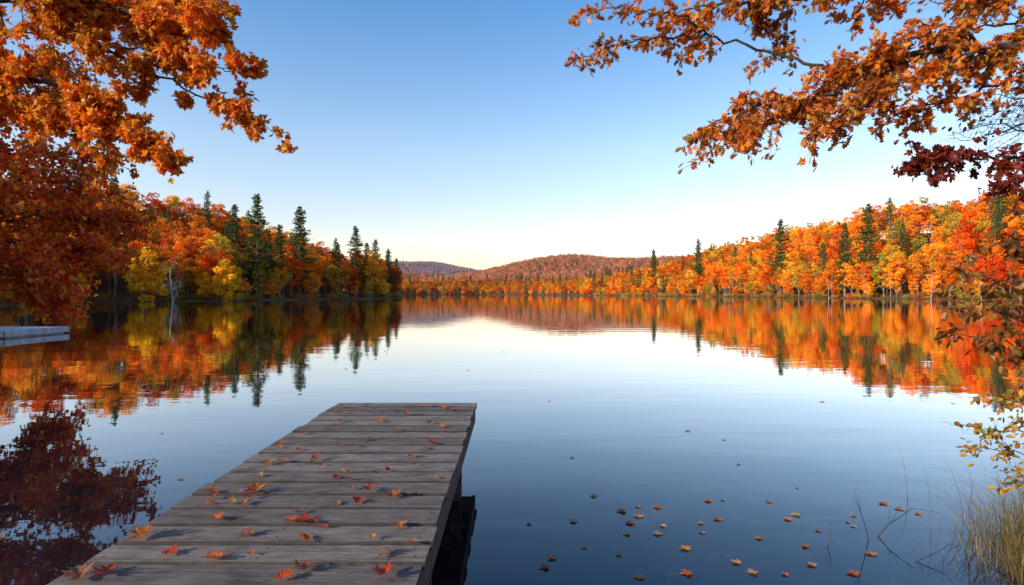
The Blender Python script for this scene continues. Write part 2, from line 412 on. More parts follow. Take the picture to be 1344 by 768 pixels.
def sunpath(P):
    a=np.arctan2(P[:,0],P[:,1]); return (np.abs(a-math.radians(-120))<math.radians(48))&(np.hypot(P[:,0],P[:,1])<115)
P=jgrid(-70,80,-75,40,7)
k=(P[:,1]< np.abs(P[:,0])*1.0-6)&(np.hypot(P[:,0],P[:,1])>17)&~sunpath(P)
cnt.append(forest('autumn_forest',P[k],4,70,OR+RU,0.15,0.7,0.95))
P=jgrid(20,170,10,130,7); k=(P[:,0]>P[:,1]*1.12)
cnt.append(forest('autumn_forest',P[k],4,40,OR,0.08,0.7,1.0))
P=jgrid(-150,-22,18,110,7); k=(P[:,0]<-P[:,1]*1.15)&(np.hypot(P[:,0]+20,P[:,1]-17)>30)&~sunpath(P)
cnt.append(forest('autumn_forest',P[k],6,40,RU,0.08,0.7,1.0))
def shoreline(step,o0,o1,minr=40):
    pp=[];A=SH;B=np.roll(SH,-1,axis=0)
    for a,b in zip(A,B):
        l=np.linalg.norm(b-a)
        if np.hypot(*((a+b)/2))<minr: continue
        n=int(l/step); t=R.uniform(0,1,n)[:,None]
        nr=np.array([b[1]-a[1],-(b[0]-a[0])])/l
        pp.append(a+t*(b-a)+nr*R.uniform(o0,o1,(n,1)))
    return np.concatenate(pp)
P=shoreline(5.2,1,8); z=height(P); k=(z>0.1); P=P[k]; z=z[k]; n=len(P)
s=R.uniform(0.3,0.62,n); rt=(P[:,0]>20)[:,None]
scatter('shoreline_trees',np.column_stack([P,z-1.2*s]),R.integers(0,5,n),R.uniform(0,6.28,n),np.stack([s*1.25,s*1.25,s],1),
   np.where(rt,pick(OR,n),pick(RU+[(0.8,0.46,0.04)],n)))
cnt.append(n)
P=shoreline(1.9,-1.5,6); z=height(P); k=(z>0.02)&(z<1.8)&(P[:,1]<600); P=P[k]; z=z[k]; n=len(P)
s=R.uniform(0.35,1.0,n)
c1=pick([(0.7,0.30,0.03),(0.76,0.40,0.04),(0.4,0.30,0.04),(0.7,0.17,0.02),(0.30,0.26,0.04),(0.6,0.44,0.06)],n)
c2=pick([(0.50,0.21,0.025),(0.62,0.42,0.04),(0.34,0.28,0.03),(0.56,0.14,0.02)],n)
scatter('shore_shrubs',np.column_stack([P,z]),R.integers(7,9,n),R.uniform(0,6.28,n),np.stack([s*1.2,s*1.2,s],1),np.where((P[:,0]>0)[:,None],c1,c2))
cnt.append(n); print('instances',cnt)

# individual trees
PINE_ME=[conifer('pine_tree_mesh',28,0.14,5.8,s,[M_BARKF,M_PINE]) for s in (21,22,23)]
def pine(x,y,top,i,wide=1.0):
    z=float(height([(x,y)])[0]); z=max(z,0.3)
    o=bpy.data.objects.new('pine_tree',PINE_ME[i%3]); COL.objects.link(o)
    s=(top-z)/28; o.location=(x,y,z); o.scale=(wide*s,wide*s,s); o.rotation_euler=(0,0,i*1.7)
for i,(x,y,t,w) in enumerate([(-86,192,36,1.1),(-100,205,34.5,1.1),(-79,212,35,1.15),(-64,233,30,1.2),(-60,250,26,1.15),
   (-57,262,23,1.2),(-68,222,22,1.15),(-54.5,268,19,1.2),(-150,215,47,1.0),(-83,203,27,1.15),(-62,243,24,1.2),
   (164,262,44,1.05),(150,318,44,1.0),(136,415,42,1.0),(122,490,41,1),(215,250,50,0.9),(158,270,36,1.05)]):
    pine(x,y,t,i,w)
YM=[decid('yellow_maple_mesh',12,4.0,6.2,5.6,60,90,31,[M_BARKF,M_YEL]),decid('yellow_maple_mesh2',12,3.6,6.4,5.4,55,90,32,[M_BARKF,M_YEL])]
for i,(x,y,s) in enumerate([(-99,154,1.3),(-83,166,1.2),(-93,172,0.7)]):
    o=bpy.data.objects.new('yellow_maple_tree',YM[i%2]); COL.objects.link(o)
    o.location=(x,y,float(height([(x,y)])[0])); o.scale=(s*.85,s*.85,s); o.rotation_euler=(0,0,i*2)
def twiggy(mb,p,d,l,r,lev,mat,col,kids=4,sides=5,jit=0.13):
    pts=[p]; q=p.copy(); dd=d.copy()
    for i in range(4):
        dd=dd+R.normal(size=3)*jit; dd/=np.linalg.norm(dd); q=q+dd*l/4; pts.append(q)
    tube(mb,pts,np.linspace(r,r*0.45,5),sides,mat,col)
    if lev>0:
        for k in range(kids):
            i=R.integers(1,5); nd=dd+R.normal(size=3)*0.36; nd[2]+=0.3; nd/=np.linalg.norm(nd)
            twiggy(mb,pts[i],nd,l*R.uniform(.3,.45),r*0.4,lev-1,mat,col,kids,4,0.13)
mb=MB()
twiggy(mb,np.array([0,0,-1.]),np.array([0.03,0,1.]),13,0.15,3,0,(1,1,1),5,5,0.05)
twiggy(mb,np.array([0.3,0,-1.]),np.array([-0.12,0,1.]),10,0.10,2,0,(1,1,1),4,5,0.05)
o=mb.obj('birch_tree',[M_BIRCH],smooth=(0,)); o.location=(-90,150.5,float(height([(-90,150.5)])[0]))
for (x,y) in [(159,216),(146,262),(169,205)]:
    mb=MB(); twiggy(mb,np.array([0,0,-1.]),np.array([R.normal()*.04,0,1.]),R.uniform(9,11),0.10,2,0,(1,1,1),4,5,0.05)
    o=mb.obj('birch_tree',[M_BIRCH],smooth=(0,)); o.location=(x,y,max(0.3,float(height([(x,y)])[0])))

# ------------------------------------------------------------------ near trees with real leaves
def catmull(pts,n=6):
    pts=np.asarray(pts,float); P=np.vstack([2*pts[0]-pts[1],pts,2*pts[-1]-pts[-2]]); o=[]
    for i in range(1,len(P)-2):
        for t in np.linspace(0,1,n,endpoint=False):
            a,b,c,d=P[i-1],P[i],P[i+1],P[i+2]
            o.append(0.5*((2*b)+(-a+c)*t+(2*a-5*b+4*c-d)*t*t+(-a+3*b-3*c+d)*t**3))
    o.append(pts[-1]); return np.array(o)

class Sprouter:
    def __init__(s,mb,tmpl,pal,size,per,droop=0.35,spread=0.09):
        s.mb=mb;s.t=tmpl;s.pal=pal;s.size=size;s.per=per;s.droop=droop;s.sp=spread
        s.lp=[];s.ld=[]
    def limb(s,pts,r0,r1,kid_len,kids_per_m,lev=2,leaf_from=0.0,jit=0.02):
        c=catmull(pts); c[1:-1]+=R.normal(size=c[1:-1].shape)*jit
        seg=np.linalg.norm(np.diff(c,axis=0),axis=1); tot=seg.sum(); n=len(c)
        tube(s.mb,c,np.linspace(r0,r1,n),8,0,(1,1,1))
        for k in range(int(tot*kids_per_m)):
            t=leaf_from+(1-leaf_from)*R.random(); i=min(int(t*(n-1)),n-2)
            tan=c[i+1]-c[i]; tan/=np.linalg.norm(tan)
            d=tan*0.7+R.normal(size=3)*0.55; d[2]-=0.05; d/=np.linalg.norm(d)
            s.twig(c[i],d,kid_len*R.uniform(.5,1.2)*(1.1-0.4*t),max(r1*0.9,(r0+(r1-r0)*t)*0.35),lev)
        s.twig(c[-1],c[-1]-c[-2],kid_len*0.7,r1,lev)
    def twig(s,p,d,l,r,lev):
        d=np.asarray(d,float); d=d/(np.linalg.norm(d)+1e-9)
        n=5; pts=[np.array(p)]; q=np.array(p)
        for i in range(n):
            d=d+R.normal(size=3)*0.16; d[2]-=0.02; d/=np.linalg.norm(d); q=q+d*l/n; pts.append(q)
        tube(s.mb,pts,np.linspace(r,max(r*0.4,0.0015),n+1),5 if lev>0 else 3,0,(1,1,1))
        if lev>0:
            for k in range(R.integers(3,6)):
                i=R.integers(1,n+1); nd=d*0.8+R.normal(size=3)*0.6
                s.twig(pts[i],nd,l*R.uniform(.35,.65),r*0.5,lev-1)
        if lev<=1:
            m=R.poisson(s.per*(1 if lev==0 else 0.5))
            for k in range(m):
                i=R.integers(1,n+1); s.lp.append(pts[i]+R.normal(size=3)*s.sp*0.3)
                s.ld.append(d*0.5+R.normal(size=3)*0.6+np.array([0,0,-s.droop]))
    def finish(s,name,mats):
        lp=np.array(s.lp); ld=np.array(s.ld)
        n=len(lp); nr=R.normal(size=(n,3))*0.8+np.array([0,0,0.6])
        sz=R.uniform(s.size*0.6,s.size*1.25,n)
        drift=0.95+0.22*np.sin(lp[:,0]*2.3+lp[:,2]*3.1)*np.cos(lp[:,1]*2.9)
        col=pick(s.pal,n,0.22)*drift[:,None]
        leaves(s.mb,s.t,lp,ld,nr,sz,col,1,curl=R.uniform(-0.3,0.5,n))
        print(name,'leaves',n)
        return s.mb.obj(name,mats,smooth=(0,))
NM=[M_BARK,M_LEAF]
OAKP=[(0.80,0.21,0.018),(0.86,0.28,0.022),(0.70,0.16,0.016),(0.54,0.11,0.014),(0.84,0.37,0.03),(0.50,0.28,0.03)]
mb=MB(); S=Sprouter(mb,OAK,OAKP,0.088,4.4)
tube(mb,catmull([[9.2,5.2,-0.3],[9.1,5.3,2],[8.9,5.5,4.2],[9.1,5.4,6.5],[9,5.2,9]]),np.linspace(0.32,0.12,25),12,0,(1,1,1))
S.limb([[8.9,5.5,4.3],[7.3,5.8,4.85],[5.9,6.0,4.9],[5.0,6.0,4.85],[4.24,6.0,4.78],[3.6,6.1,4.62]],0.065,0.024,0.42,4.5,2,0.45)
S.limb([[4.3,6.0,4.78],[3.7,5.9,4.50],[3.2,6.0,4.32],[2.65,6.0,4.24],[2.1,6.0,4.05]],0.025,0.008,0.38,7,2,0.1)
S.limb([[3.2,6.0,4.34],[2.7,5.8,4.05],[2.3,5.7,3.85],[1.95,5.7,3.66]],0.014,0.005,0.28,13,1)
S.limb([[5.0,6.0,4.85],[4.3,5.7,4.5],[3.8,5.6,4.32],[3.3,5.6,4.05],[3.0,5.6,3.85]],0.022,0.007,0.32,13,1,0.2)
S.limb([[3.7,6.05,4.62],[3.2,6.2,4.78],[2.6,6.3,5.0],[1.9,6.3,5.12],[1.3,6.2,5.02],[0.85,6.2,4.85]],0.02,0.005,0.34,7,1,0.1)
S.limb([[2.2,6.3,5.1],[1.8,6.1,5.25],[1.3,6.1,5.3],[0.9,6.0,5.25]],0.012,0.004,0.30,7,1)
S.limb([[8.9,5.5,4.9],[7.0,6.3,5.6],[5.4,6.4,5.75],[4.0,6.3,5.65],[2.9,6.4,5.55],[2.2,6.4,5.5]],0.06,0.012,0.45,5,2,0.35)
S.limb([[6.3,6.0,4.95],[5.6,5.9,4.62],[5.0,6.0,4.42],[4.5,5.9,4.26],[4.0,5.9,4.12]],0.024,0.007,0.32,9,1,0.2)
S.limb([[7.0,6.2,5.5],[6.2,6.1,5.3],[5.4,6.1,5.15],[4.8,6.1,5.1]],0.024,0.007,0.36,8,1,0.2)
S.finish('oak_tree',NM)
mb=MB(); S=Sprouter(mb,MAPLE,[(0.26,0.03,0.018),(0.34,0.045,0.018),(0.2,0.03,0.016),(0.42,0.08,0.02)],0.08,2.8)
tube(mb,catmull([[8.3,4.6,-0.3],[8.1,4.8,1.5],[8.0,4.9,3.2],[7.9,5.0,5.5]]),np.linspace(0.15,0.05,19),10,0,(1,1,1))
S.limb([[8.05,4.9,3.0],[6.8,5.5,3.55],[5.8,5.7,3.6],[5.1,5.8,3.62],[4.5,5.8,3.66],[4.15,5.8,3.62]],0.03,0.005,0.24,8,1,0.45)
S.limb([[5.8,5.7,3.6],[5.4,5.5,3.45],[5.0,5.5,3.38],[4.7,5.5,3.30]],0.012,0.004,0.22,8,1,0.1)
S.limb([[8.0,4.9,3.6],[6.6,5.5,3.85],[5.6,5.6,3.7],[5.2,5.6,3.68]],0.03,0.005,0.2,5,1,0.6)
S.finish('red_maple_tree',NM)
mb=MB(); S=Sprouter(mb,OVAL,[(0.2,0.06,0.02)],0.05,0.25)
tube(mb,catmull([[9.0,6.2,-0.3],[8.6,6.2,2],[8.2,6.3,4.2],[8.0,6.2,6]]),np.linspace(0.12,0.04,19),8,0,(1,1,1))
for q in ([[8.3,6.2,3.6],[6.8,6.3,3.9],[6.0,6.3,4.3],[5.4,6.2,4.4]],[[8.3,6.2,3.2],[6.8,6.3,3.6],[6.0,6.2,3.9],[5.2,6.2,4.1]],[[8.3,6.2,3.9],[6.9,6.3,4.3],[5.9,6.2,4.2],[5.1,6.2,3.95]]):
    S.limb(q,0.03,0.005,0.6,5,2,0.4)
S.finish('bare_tree',NM)
mb=MB(); S=Sprouter(mb,OVAL,[(0.27,0.15,0.025),(0.19,0.12,0.025),(0.40,0.13,0.025),(0.20,0.06,0.02),(0.38,0.18,0.03),(0.36,0.08,0.02)],0.082,3.0)
for q in ([[5.9,4.9,-0.2],[5.6,5.0,1.2],[5.2,5.1,2.0],[4.6,5.2,2.35],[4.15,5.2,2.40]],
          [[5.9,4.9,-0.2],[5.7,5.1,1.0],[5.2,5.2,1.7],[4.7,5.2,2.0],[4.25,5.2,2.12]],
          [[6.0,5.0,-0.2],[5.8,5.1,1.6],[5.4,5.2,2.4],[4.9,5.2,2.65],[4.5,5.2,2.72]],
          [[6.0,5.0,-0.2],[5.7,5.1,0.9],[5.1,5.2,1.55],[4.6,5.2,1.78],[4.3,5.3,1.85]],
          [[6.0,5.0,-0.2],[5.8,5.2,1.7],[5.5,5.3,2.7],[5.0,5.3,3.05]]):
    S.limb(q,0.018,0.004,0.32,6.5,1,0.5)
S.finish('viburnum_shrub',NM)
mb=MB(); S=Sprouter(mb,OVAL,[(0.60,0.42,0.04),(0.66,0.36,0.035),(0.38,0.32,0.05),(0.5,0.22,0.035)],0.062,2.6)
for q in ([[5.5,4.9,0.1],[5.0,4.95,0.75],[4.5,5.0,1.02],[4.0,5.0,1.1]],[[5.5,4.9,0.1],[5.0,5.0,0.5],[4.6,5.0,0.82],[4.1,5.0,0.9]],
          [[5.5,4.9,0.1],[5.2,4.95,0.95],[4.8,5.0,1.25],[4.35,5.0,1.38]],[[5.4,4.9,0.1],[5.0,4.8,0.5],[4.6,4.8,0.62],[4.25,4.8,0.66]]):
    S.limb(q,0.009,0.0025,0.24,6,1,0.4)
S.finish('dogwood_shrub',NM)

MP=[(0.90,0.31,0.02),(0.86,0.24,0.016),(0.93,0.40,0.026),(0.80,0.16,0.014),(0.88,0.46,0.034)]
mb=MB(); S=Sprouter(mb,MAPLE,MP,0.086,4.5)
tube(mb,catmull([[-11.6,5.6,-0.3],[-11.4,5.8,2.5],[-11.3,6,5],[-11.0,6,8],[-11,6,11]]),np.linspace(0.36,0.14,25),12,0,(1,1,1))
S.limb([[-11.3,6,4.6],[-8.6,6.6,5.6],[-6.4,7,5.9],[-5.2,7,5.85],[-4.3,7,5.65],[-3.6,7,5.5]],0.07,0.010,0.55,6,2,0.35)
S.limb([[-6.2,7,5.88],[-5.4,6.9,5.5],[-4.7,6.9,5.1],[-3.9,7,4.72],[-3.1,7,4.38]],0.028,0.006,0.42,7.5,2,0.05)
S.limb([[-5.0,6.9,5.25],[-4.3,6.9,5.2],[-3.8,6.9,5.05],[-3.4,6.9,4.95]],0.018,0.005,0.36,6,2,0.1)
S.limb([[-11.3,6,4.2],[-8.6,6.8,4.9],[-6.6,7.1,5.1],[-5.6,7.0,4.8],[-5.0,7.0,4.45],[-4.3,7.0,4.05]],0.055,0.007,0.42,7,2,0.4)
S.limb([[-11.3,6,5.4],[-8.5,7.2,6.6],[-6.5,7.5,6.7],[-5.2,7.5,6.4],[-4.3,7.4,6.2]],0.06,0.009,0.6,5,2,0.35)
S.limb([[-7.2,7.0,5.05],[-6.4,7.3,4.8],[-5.9,7.3,4.5],[-5.4,7.3,4.2]],0.025,0.007,0.36,7,2,0.1)
S.finish('sugar_maple_tree',NM)
RP=[(0.90,0.18,0.015),(0.94,0.30,0.02),(0.84,0.11,0.014),(0.95,0.40,0.026),(0.70,0.07,0.014)]
mb=MB(); S=Sprouter(mb,SMALL,RP,0.15,6.0,spread=0.3)
tube(mb,catmull([[-20,17,-0.3],[-19.7,17,3],[-19.3,17.2,6],[-19,17,9],[-18.8,17,12]]),np.linspace(0.34,0.08,25),12,0,(1,1,1))
for z0,(ex,ey,ez) in [(2.2,(-13.2,16.2,2.9)),(2.8,(-12.2,17.0,3.6)),(3.3,(-12.6,18.5,4.6)),(4.0,(-12.2,16.0,5.4)),(4.8,(-12.8,17.5,6.5)),
                      (2.5,(-14.8,14.5,3.4)),(5.6,(-13.9,16.5,7.8)),(6.6,(-14.5,17.5,9.2)),(3.6,(-14.5,20,5)),(7.6,(-15.5,16,10.5)),(2.0,(-14.4,18,2.2)),
                      (5.5,(-22,21,8)),(8.5,(-20,19,12.5))]:
    a=np.array([-19.6,17,z0]); b=np.array([ex,ey,ez]); m1=a+(b-a)*0.35+[0,0,0.5]; m2=a+(b-a)*0.7+[0,0,0.45]
    S.limb([a,m1,m2,b],0.09,0.015,1.25,3.4,2,0.3,0.05)
S.finish('red_maple_tree',NM)

# ------------------------------------------------------------------ wooden dock
m,nt=new_mat('weathered_wood'); M_WOOD=m
out=N(nt,'ShaderNodeOutputMaterial'); p=N(nt,'ShaderNodeBsdfPrincipled'); p.inputs['Roughness'].default_value=0.85
tc=N(nt,'ShaderNodeTexCoord'); at=N(nt,'ShaderNodeAttribute',attribute_name='lcol')
sp=N(nt,'ShaderNodeSeparateColor'); L(nt,at.outputs['Color'],sp.inputs[0])
ml=N(nt,'ShaderNodeMath',operation='MULTIPLY'); ml.inputs[1].default_value=37; L(nt,sp.outputs[2],ml.inputs[0])
cb=N(nt,'ShaderNodeCombineXYZ'); L(nt,ml.outputs[0],cb.inputs[0]); L(nt,ml.outputs[0],cb.inputs[2])
va=N(nt,'ShaderNodeVectorMath',operation='ADD'); L(nt,tc.outputs['Object'],va.inputs[0]); L(nt,cb.outputs[0],va.inputs[1])
mp=N(nt,'ShaderNodeMapping'); mp.inputs['Scale'].default_value=(2.4,52,52); L(nt,va.outputs[0],mp.inputs[0])
g1=N(nt,'ShaderNodeTexNoise'); g1.inputs['Scale'].default_value=1.6; g1.inputs['Detail'].default_value=8; g1.inputs['Roughness'].default_value=0.7; g1.inputs['Distortion'].default_value=0.4
L(nt,mp.outputs[0],g1.inputs['Vector'])
mp2=N(nt,'ShaderNodeMapping'); mp2.inputs['Scale'].default_value=(4,8,8); L(nt,va.outputs[0],mp2.inputs[0])
g2=N(nt,'ShaderNodeTexNoise'); g2.inputs['Scale'].default_value=1.0; g2.inputs['Detail'].default_value=7; g2.inputs['Roughness'].default_value=0.65; L(nt,mp2.outputs[0],g2.inputs['Vector'])
rr=ramp(nt,[(0.28,(0.045,0.034,0.029)),(0.42,(0.130,0.104,0.089)),(0.56,(0.20,0.165,0.144)),(0.74,(0.31,0.265,0.238))]); L(nt,g1.outputs['Fac'],rr.inputs[0])
r2=ramp(nt,[(0.32,(0.46,0.41,0.36)),(0.48,(0.90,0.88,0.86)),(0.68,(1.22,1.22,1.22))]); L(nt,g2.outputs['Fac'],r2.inputs[0])
mx=N(nt,'ShaderNodeMix',data_type='RGBA',blend_type='MULTIPLY'); mx.inputs[0].default_value=1; L(nt,rr.outputs[0],mx.inputs[6]); L(nt,r2.outputs[0],mx.inputs[7])
cc=N(nt,'ShaderNodeCombineColor'); 
for i in range(3): L(nt,sp.outputs[0],cc.inputs[i])
my=N(nt,'ShaderNodeMix',data_type='RGBA',blend_type='MULTIPLY'); my.inputs[0].default_value=1; L(nt,mx.outputs[2],my.inputs[6]); L(nt,cc.outputs[0],my.inputs[7])
L(nt,my.outputs[2],p.inputs['Base Color'])
b=N(nt,'ShaderNodeBump'); b.inputs['Strength'].default_value=0.9; b.inputs['Distance'].default_value=0.004
L(nt,g1.outputs['Fac'],b.inputs['Height']); L(nt,b.outputs[0],p.inputs['Normal']); L(nt,p.outputs[0],out.inputs[0])
m,nt=new_mat('rusty_nail'); M_NAIL=m
out=N(nt,'ShaderNodeOutputMaterial'); p=N(nt,'ShaderNodeBsdfPrincipled'); p.inputs['Base Color'].default_value=(0.02,0.014,0.012,1); p.inputs['Roughness'].default_value=0.7; L(nt,p.outputs[0],out.inputs[0])

dock=bpy.data.objects.new('wooden_dock',None); COL.objects.link(dock)
DX0,DX1,DZ=-2.39,-0.49,0.76
mb=MB(); y=7.83; nails=MB()
while y>-3.5:
    w=R.uniform(0.225,0.260); gap=R.uniform(0.022,0.034)
    x0=DX0+R.uniform(-.014,.014); x1=DX1+R.uniform(-0.010,.012); zt=DZ+R.uniform(-.005,.005)
    sh=R.uniform(0.72,1.22)
    nx=30; ys_=[0,0.012,0.5*w,w-0.012,w]; zs_=[-0.014,0,0.0015*R.uniform(-2,2),0,-0.014]
    vv=[];ff=[];cl=[]
    bow=R.uniform(-.004,.004); e0=R.normal(size=nx+1)*0.003; e1=R.normal(size=nx+1)*0.003; rb_=R.random(); skew=R.uniform(-.006,.006)
    for i in range(nx+1):
        t=i/nx; xx=x0+(x1-x0)*t
        prof=[(0+e0[i],-0.045)]+[(yy+(e0[i] if q==0 else e1[i] if q==4 else 0.6*(e0[i] if q==1 else e1[i] if q==3 else 0)),zz) for q,(yy,zz) in enumerate(zip(ys_,zs_))]+[(w+e1[i],-0.045)]
        for (py,pz) in prof: vv.append((xx,y-w+py+skew*(t-.5),zt+pz+bow*(4*t*(1-t))))
    for i in range(nx):
        for j in range(7):
            jj=(j+1)%7; ff.append((i*7+j,(i+1)*7+j,(i+1)*7+jj,i*7+jj))
            cl.append((sh*(1.0 if j in (2,3) else 0.30),0,rb_))   # edges coloured darker to paint in the shade of the seams
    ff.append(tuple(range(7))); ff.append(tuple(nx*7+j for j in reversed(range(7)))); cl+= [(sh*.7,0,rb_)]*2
    mb.add(vv,ff,0,np.array(cl))
    for nx_ in (DX0+0.07,DX0+0.95,DX1-0.07):
        for ny in (0.06,w-0.06):
            cx=nx_+R.uniform(-.012,.012); cy=y-w+ny+R.uniform(-.01,.01); a=np.linspace(0,6.283,9)[:-1]
            zz=zt+0.0035+abs(bow)
            nails.add(np.column_stack([cx+0.007*np.cos(a),cy+0.007*np.sin(a),np.full(8,zz)]),[tuple(range(8))],0,(1,1,1))
    y-=w+gap
mb.obj('planks',[M_WOOD],parent=dock)
nails.obj('nails',[M_NAIL],parent=dock)
mb=MB()
for (a,b_) in ((DX1-0.055,DX1-0.012),(DX0+0.012,DX0+0.055),(-1.47,-1.42)):
    box(mb,a,b_,-3.4,7.80,DZ-0.25,DZ-0.052,0,(0.75,0,R.random()),0.004)
box(mb,DX0+0.06,-1.475,7.74,7.785,DZ-0.24,DZ-0.054,0,(0.8,0,.3)); box(mb,-1.415,DX1-0.06,7.74,7.785,DZ-0.24,DZ-0.054,0,(0.8,0,.7))
mb.obj('stringers',[M_WOOD],parent=dock)
mb=MB()
for yy in (6.25,3.9,1.5,-1):
    for xx in (DX1-0.12,DX0+0.12):
        tube(mb,[[xx,yy,-2.2],[xx,yy,0],[xx,yy,DZ-0.052]],[0.062,0.06,0.06],14,0,(0.6,0,R.random()))
    box(mb,DX0+0.19,DX1-0.19,yy-0.10,yy-0.055,DZ-0.42,DZ-0.26,0,(0.7,0,.2))
mb.obj('posts',[M_WOOD],parent=dock)

M_FLOAT=bark_mat('painted_float',(0.4,0.4,0.38),(0.6,0.6,0.58),3)
fd=bpy.data.objects.new('floating_dock',None); COL.objects.link(fd)
mb=MB()
for i in range(16):
    x=-32+i*0.41; box(mb,x,x+0.39,28.6,32.6,0.34,0.38,0,(1,1,1),0.01)
mb.obj('deck',[M_FLOAT],parent=fd)
mb=MB(); box(mb,-32,-25.5,28.5,28.58,0.08,0.375,0,(1,1,1),0.01); box(mb,-25.44,-25.36,28.5,32.6,0.08,0.375,0,(1,1,1),0.01)
box(mb,-31.9,-25.5,28.7,32.4,-0.25,0.30,0,(1,1,1)); mb.obj('hull',[M_FLOAT],parent=fd)
mb=MB()
for x in (-26,-29): tube(mb,[[x,28.35,-1.5],[x,28.35,0.45]],[0.05,0.05],10,0,(1,1,1))
mb.obj('mooring_posts',[M_BARK],parent=fd)

# ------------------------------------------------------------------ fallen leaves on dock
DL=[(-2.26,3.47,1.3),(-1.95,3.75,1.0),(-1.63,3.51,.8),(-1.66,3.2,1.1),(-1.96,3.27,.8),(-2.16,3.03,1.1),(-2.27,2.98,1.1),(-1.26,3.46,1.1),(-1.12,3.07,1),
(-1.2,2.97,.9),(-.67,3.01,1),(-.73,3.25,1),(-.72,3.65,.8),(-1.46,3.73,.8),(-1.37,3.72,.9),(-1.30,3.70,.8),(-.88,4.19,1.1),(-1.08,4.29,1.2),(-1.1,4.07,.8),
(-1.24,4.05,.6),(-1.92,4.26,1.1),(-1.90,4.14,.8),(-2.24,4.26,.8),(-2.15,4.04,.8),(-2.0,4.05,.6),(-2.03,5.05,.8),(-2.13,4.96,.9),(-1.43,4.6,.8),(-1.38,4.72,.7),(-1.32,4.55,.7),
(-.92,5.2,.8),(-.80,5.66,1.1),(-1.47,5.8,1),(-2.23,6.05,.9),(-1.75,5.1,.8),(-1.76,5.0,.7),(-.94,6.55,.8),(-1.25,6.2,.7),(-2.0,6.6,.8),(-1.5,7.2,.7),(-1.3,7.0,.7),(-.8,7.3,.8),
(-1.9,7.4,.6),(-1.1,7.55,.7),(-1.05,4.8,.5),(-.62,4.6,.5),(-1.7,5.6,.6),(-.7,6.1,.6),(-2.25,5.5,.6),(-1.6,6.6,.5),(-2.1,7.1,.6),(-.6,3.4,.5)]
for _ in range(26): DL.append((R.uniform(-2.3,-.55),R.uniform(3.0,7.7),R.uniform(.35,.8)))
mb=MB()
LP=[(0.62,0.07,0.025),(0.66,0.17,0.03),(0.44,0.18,0.07),(0.50,0.06,0.025),(0.56,0.28,0.06),(0.34,0.13,0.07),(0.70,0.12,0.025),(0.42,0.23,0.13),(0.56,0.06,0.02),(0.64,0.20,0.03)]
pos=np.array([(x,y,DZ+0.012) for x,y,s in DL]); n=len(pos); a=R.uniform(0,6.28,n)
yd=np.stack([np.cos(a),np.sin(a),R.uniform(-.05,.16,n)],1); nr=R.normal(size=(n,3))*0.2+[0,0,1]
sz=np.array([s for *_,s in DL])*0.118; col=pick(LP,n,.2); cu=R.uniform(0.1,0.9,n)
pos=pos-yd*sz[:,None]*0.45; pos[:,2]=DZ+0.014+0.010*R.random(n)
ev=np.arange(n)%2==0; od=~ev
leaves(mb,MAPLE,pos[ev],yd[ev],nr[ev],sz[ev],col[ev],0,cu[ev]); leaves(mb,OAK,pos[od],yd[od],nr[od],sz[od]*1.1,col[od],0,cu[od])
for i in range(n):
    s0=pos[i]; d=-yd[i]+R.normal(size=3)*0.25; tube(mb,[s0,s0+d*sz[i]*0.25+[0,0,0.004],s0+d*sz[i]*0.5],[.0018,.0014,.001],3,0,tuple(col[i]*0.6))
mb.obj('fallen_leaves',[M_LEAF])
mb=MB(); FL=[(1.12,5.6),(0.30,4.7),(0.16,5.55),(1.33,6.0),(1.5,6.02),(1.33,5.35),(1.55,5.0),(1.83,5.6),(2.07,5.65),(2.8,6.2),(3.0,7.5),(0.8,7.8),(1.8,5.4),
 (2.6,5.1),(2.3,5.25),(2.9,5.4),(3.3,5.5),(1.9,4.75),(2.5,4.7),(3.1,4.9),(0.9,4.9),(2.2,4.55),(3.3,6.6),(1.0,4.5),(1.45,4.6),(2.75,4.55)]
ex=[(R.uniform(0.2,4.2),R.uniform(4.3,6.4)) for _ in range(20)]
ex+=[(R.uniform(-10,14),R.uniform(8,26)) for _ in range(22)]+[(R.uniform(-6,-2.9),R.uniform(5,10)) for _ in range(5)]
FL=np.array([q for q in FL+ex if shore_dist([q])[0]<-0.15]); n=len(FL); a=R.uniform(0,6.28,n)
pos=np.column_stack([FL,np.full(n,0.006)]); yd=np.stack([np.cos(a),np.sin(a),np.zeros(n)],1); nr=R.normal(size=(n,3))*0.03+[0,0,1]
leaves(mb,MAPLE,pos,yd,nr,R.uniform(.05,.11,n),pick([(0.7,0.3,0.08),(0.6,0.16,0.05),(0.66,0.42,0.18),(0.5,0.3,0.16),(0.75,0.24,0.05)],n,.2),0,R.uniform(0.02,0.2,n))
mb.v=[np.column_stack([v[:,:2],np.clip(v[:,2],0.004,0.014)]) for v in mb.v]
mb.obj('floating_leaves',[M_LEAF])
mb=MB()
def blades(cx,cy,rad,n,hmin,hmax):
    for i in range(n):
        a=R.uniform(0,6.28); r=abs(R.normal())*rad*0.6; x=cx+r*math.cos(a); y=cy+r*math.sin(a); hh=hmin+(hmax-hmin)*R.random()**1.6
        b=a+R.normal()*0.8; le=R.uniform(.15,1.1)*hh; c_,s_=math.cos(b),math.sin(b); w=R.uniform(.0018,.0038)
        v=[];K=6
        for k in range(K+1):
            t=k/K; ww=w*(1-0.85*t); px,py=x+c_*le*t*t,y+s_*le*t*t; zz=-0.05+hh*(t-0.42*(le/hh)*t**3)
            v+= [(px-s_*ww,py+c_*ww,zz),(px+s_*ww,py-c_*ww,zz)]
        f=[(2*k,2*k+1,2*k+3,2*k+2) for k in range(K)]
        mb.add(v,f,0,pick([(0.26,0.22,0.06),(0.38,0.28,0.11),(0.17,0.17,0.045),(0.46,0.34,0.15),(0.22,0.13,0.06)],1)[0])
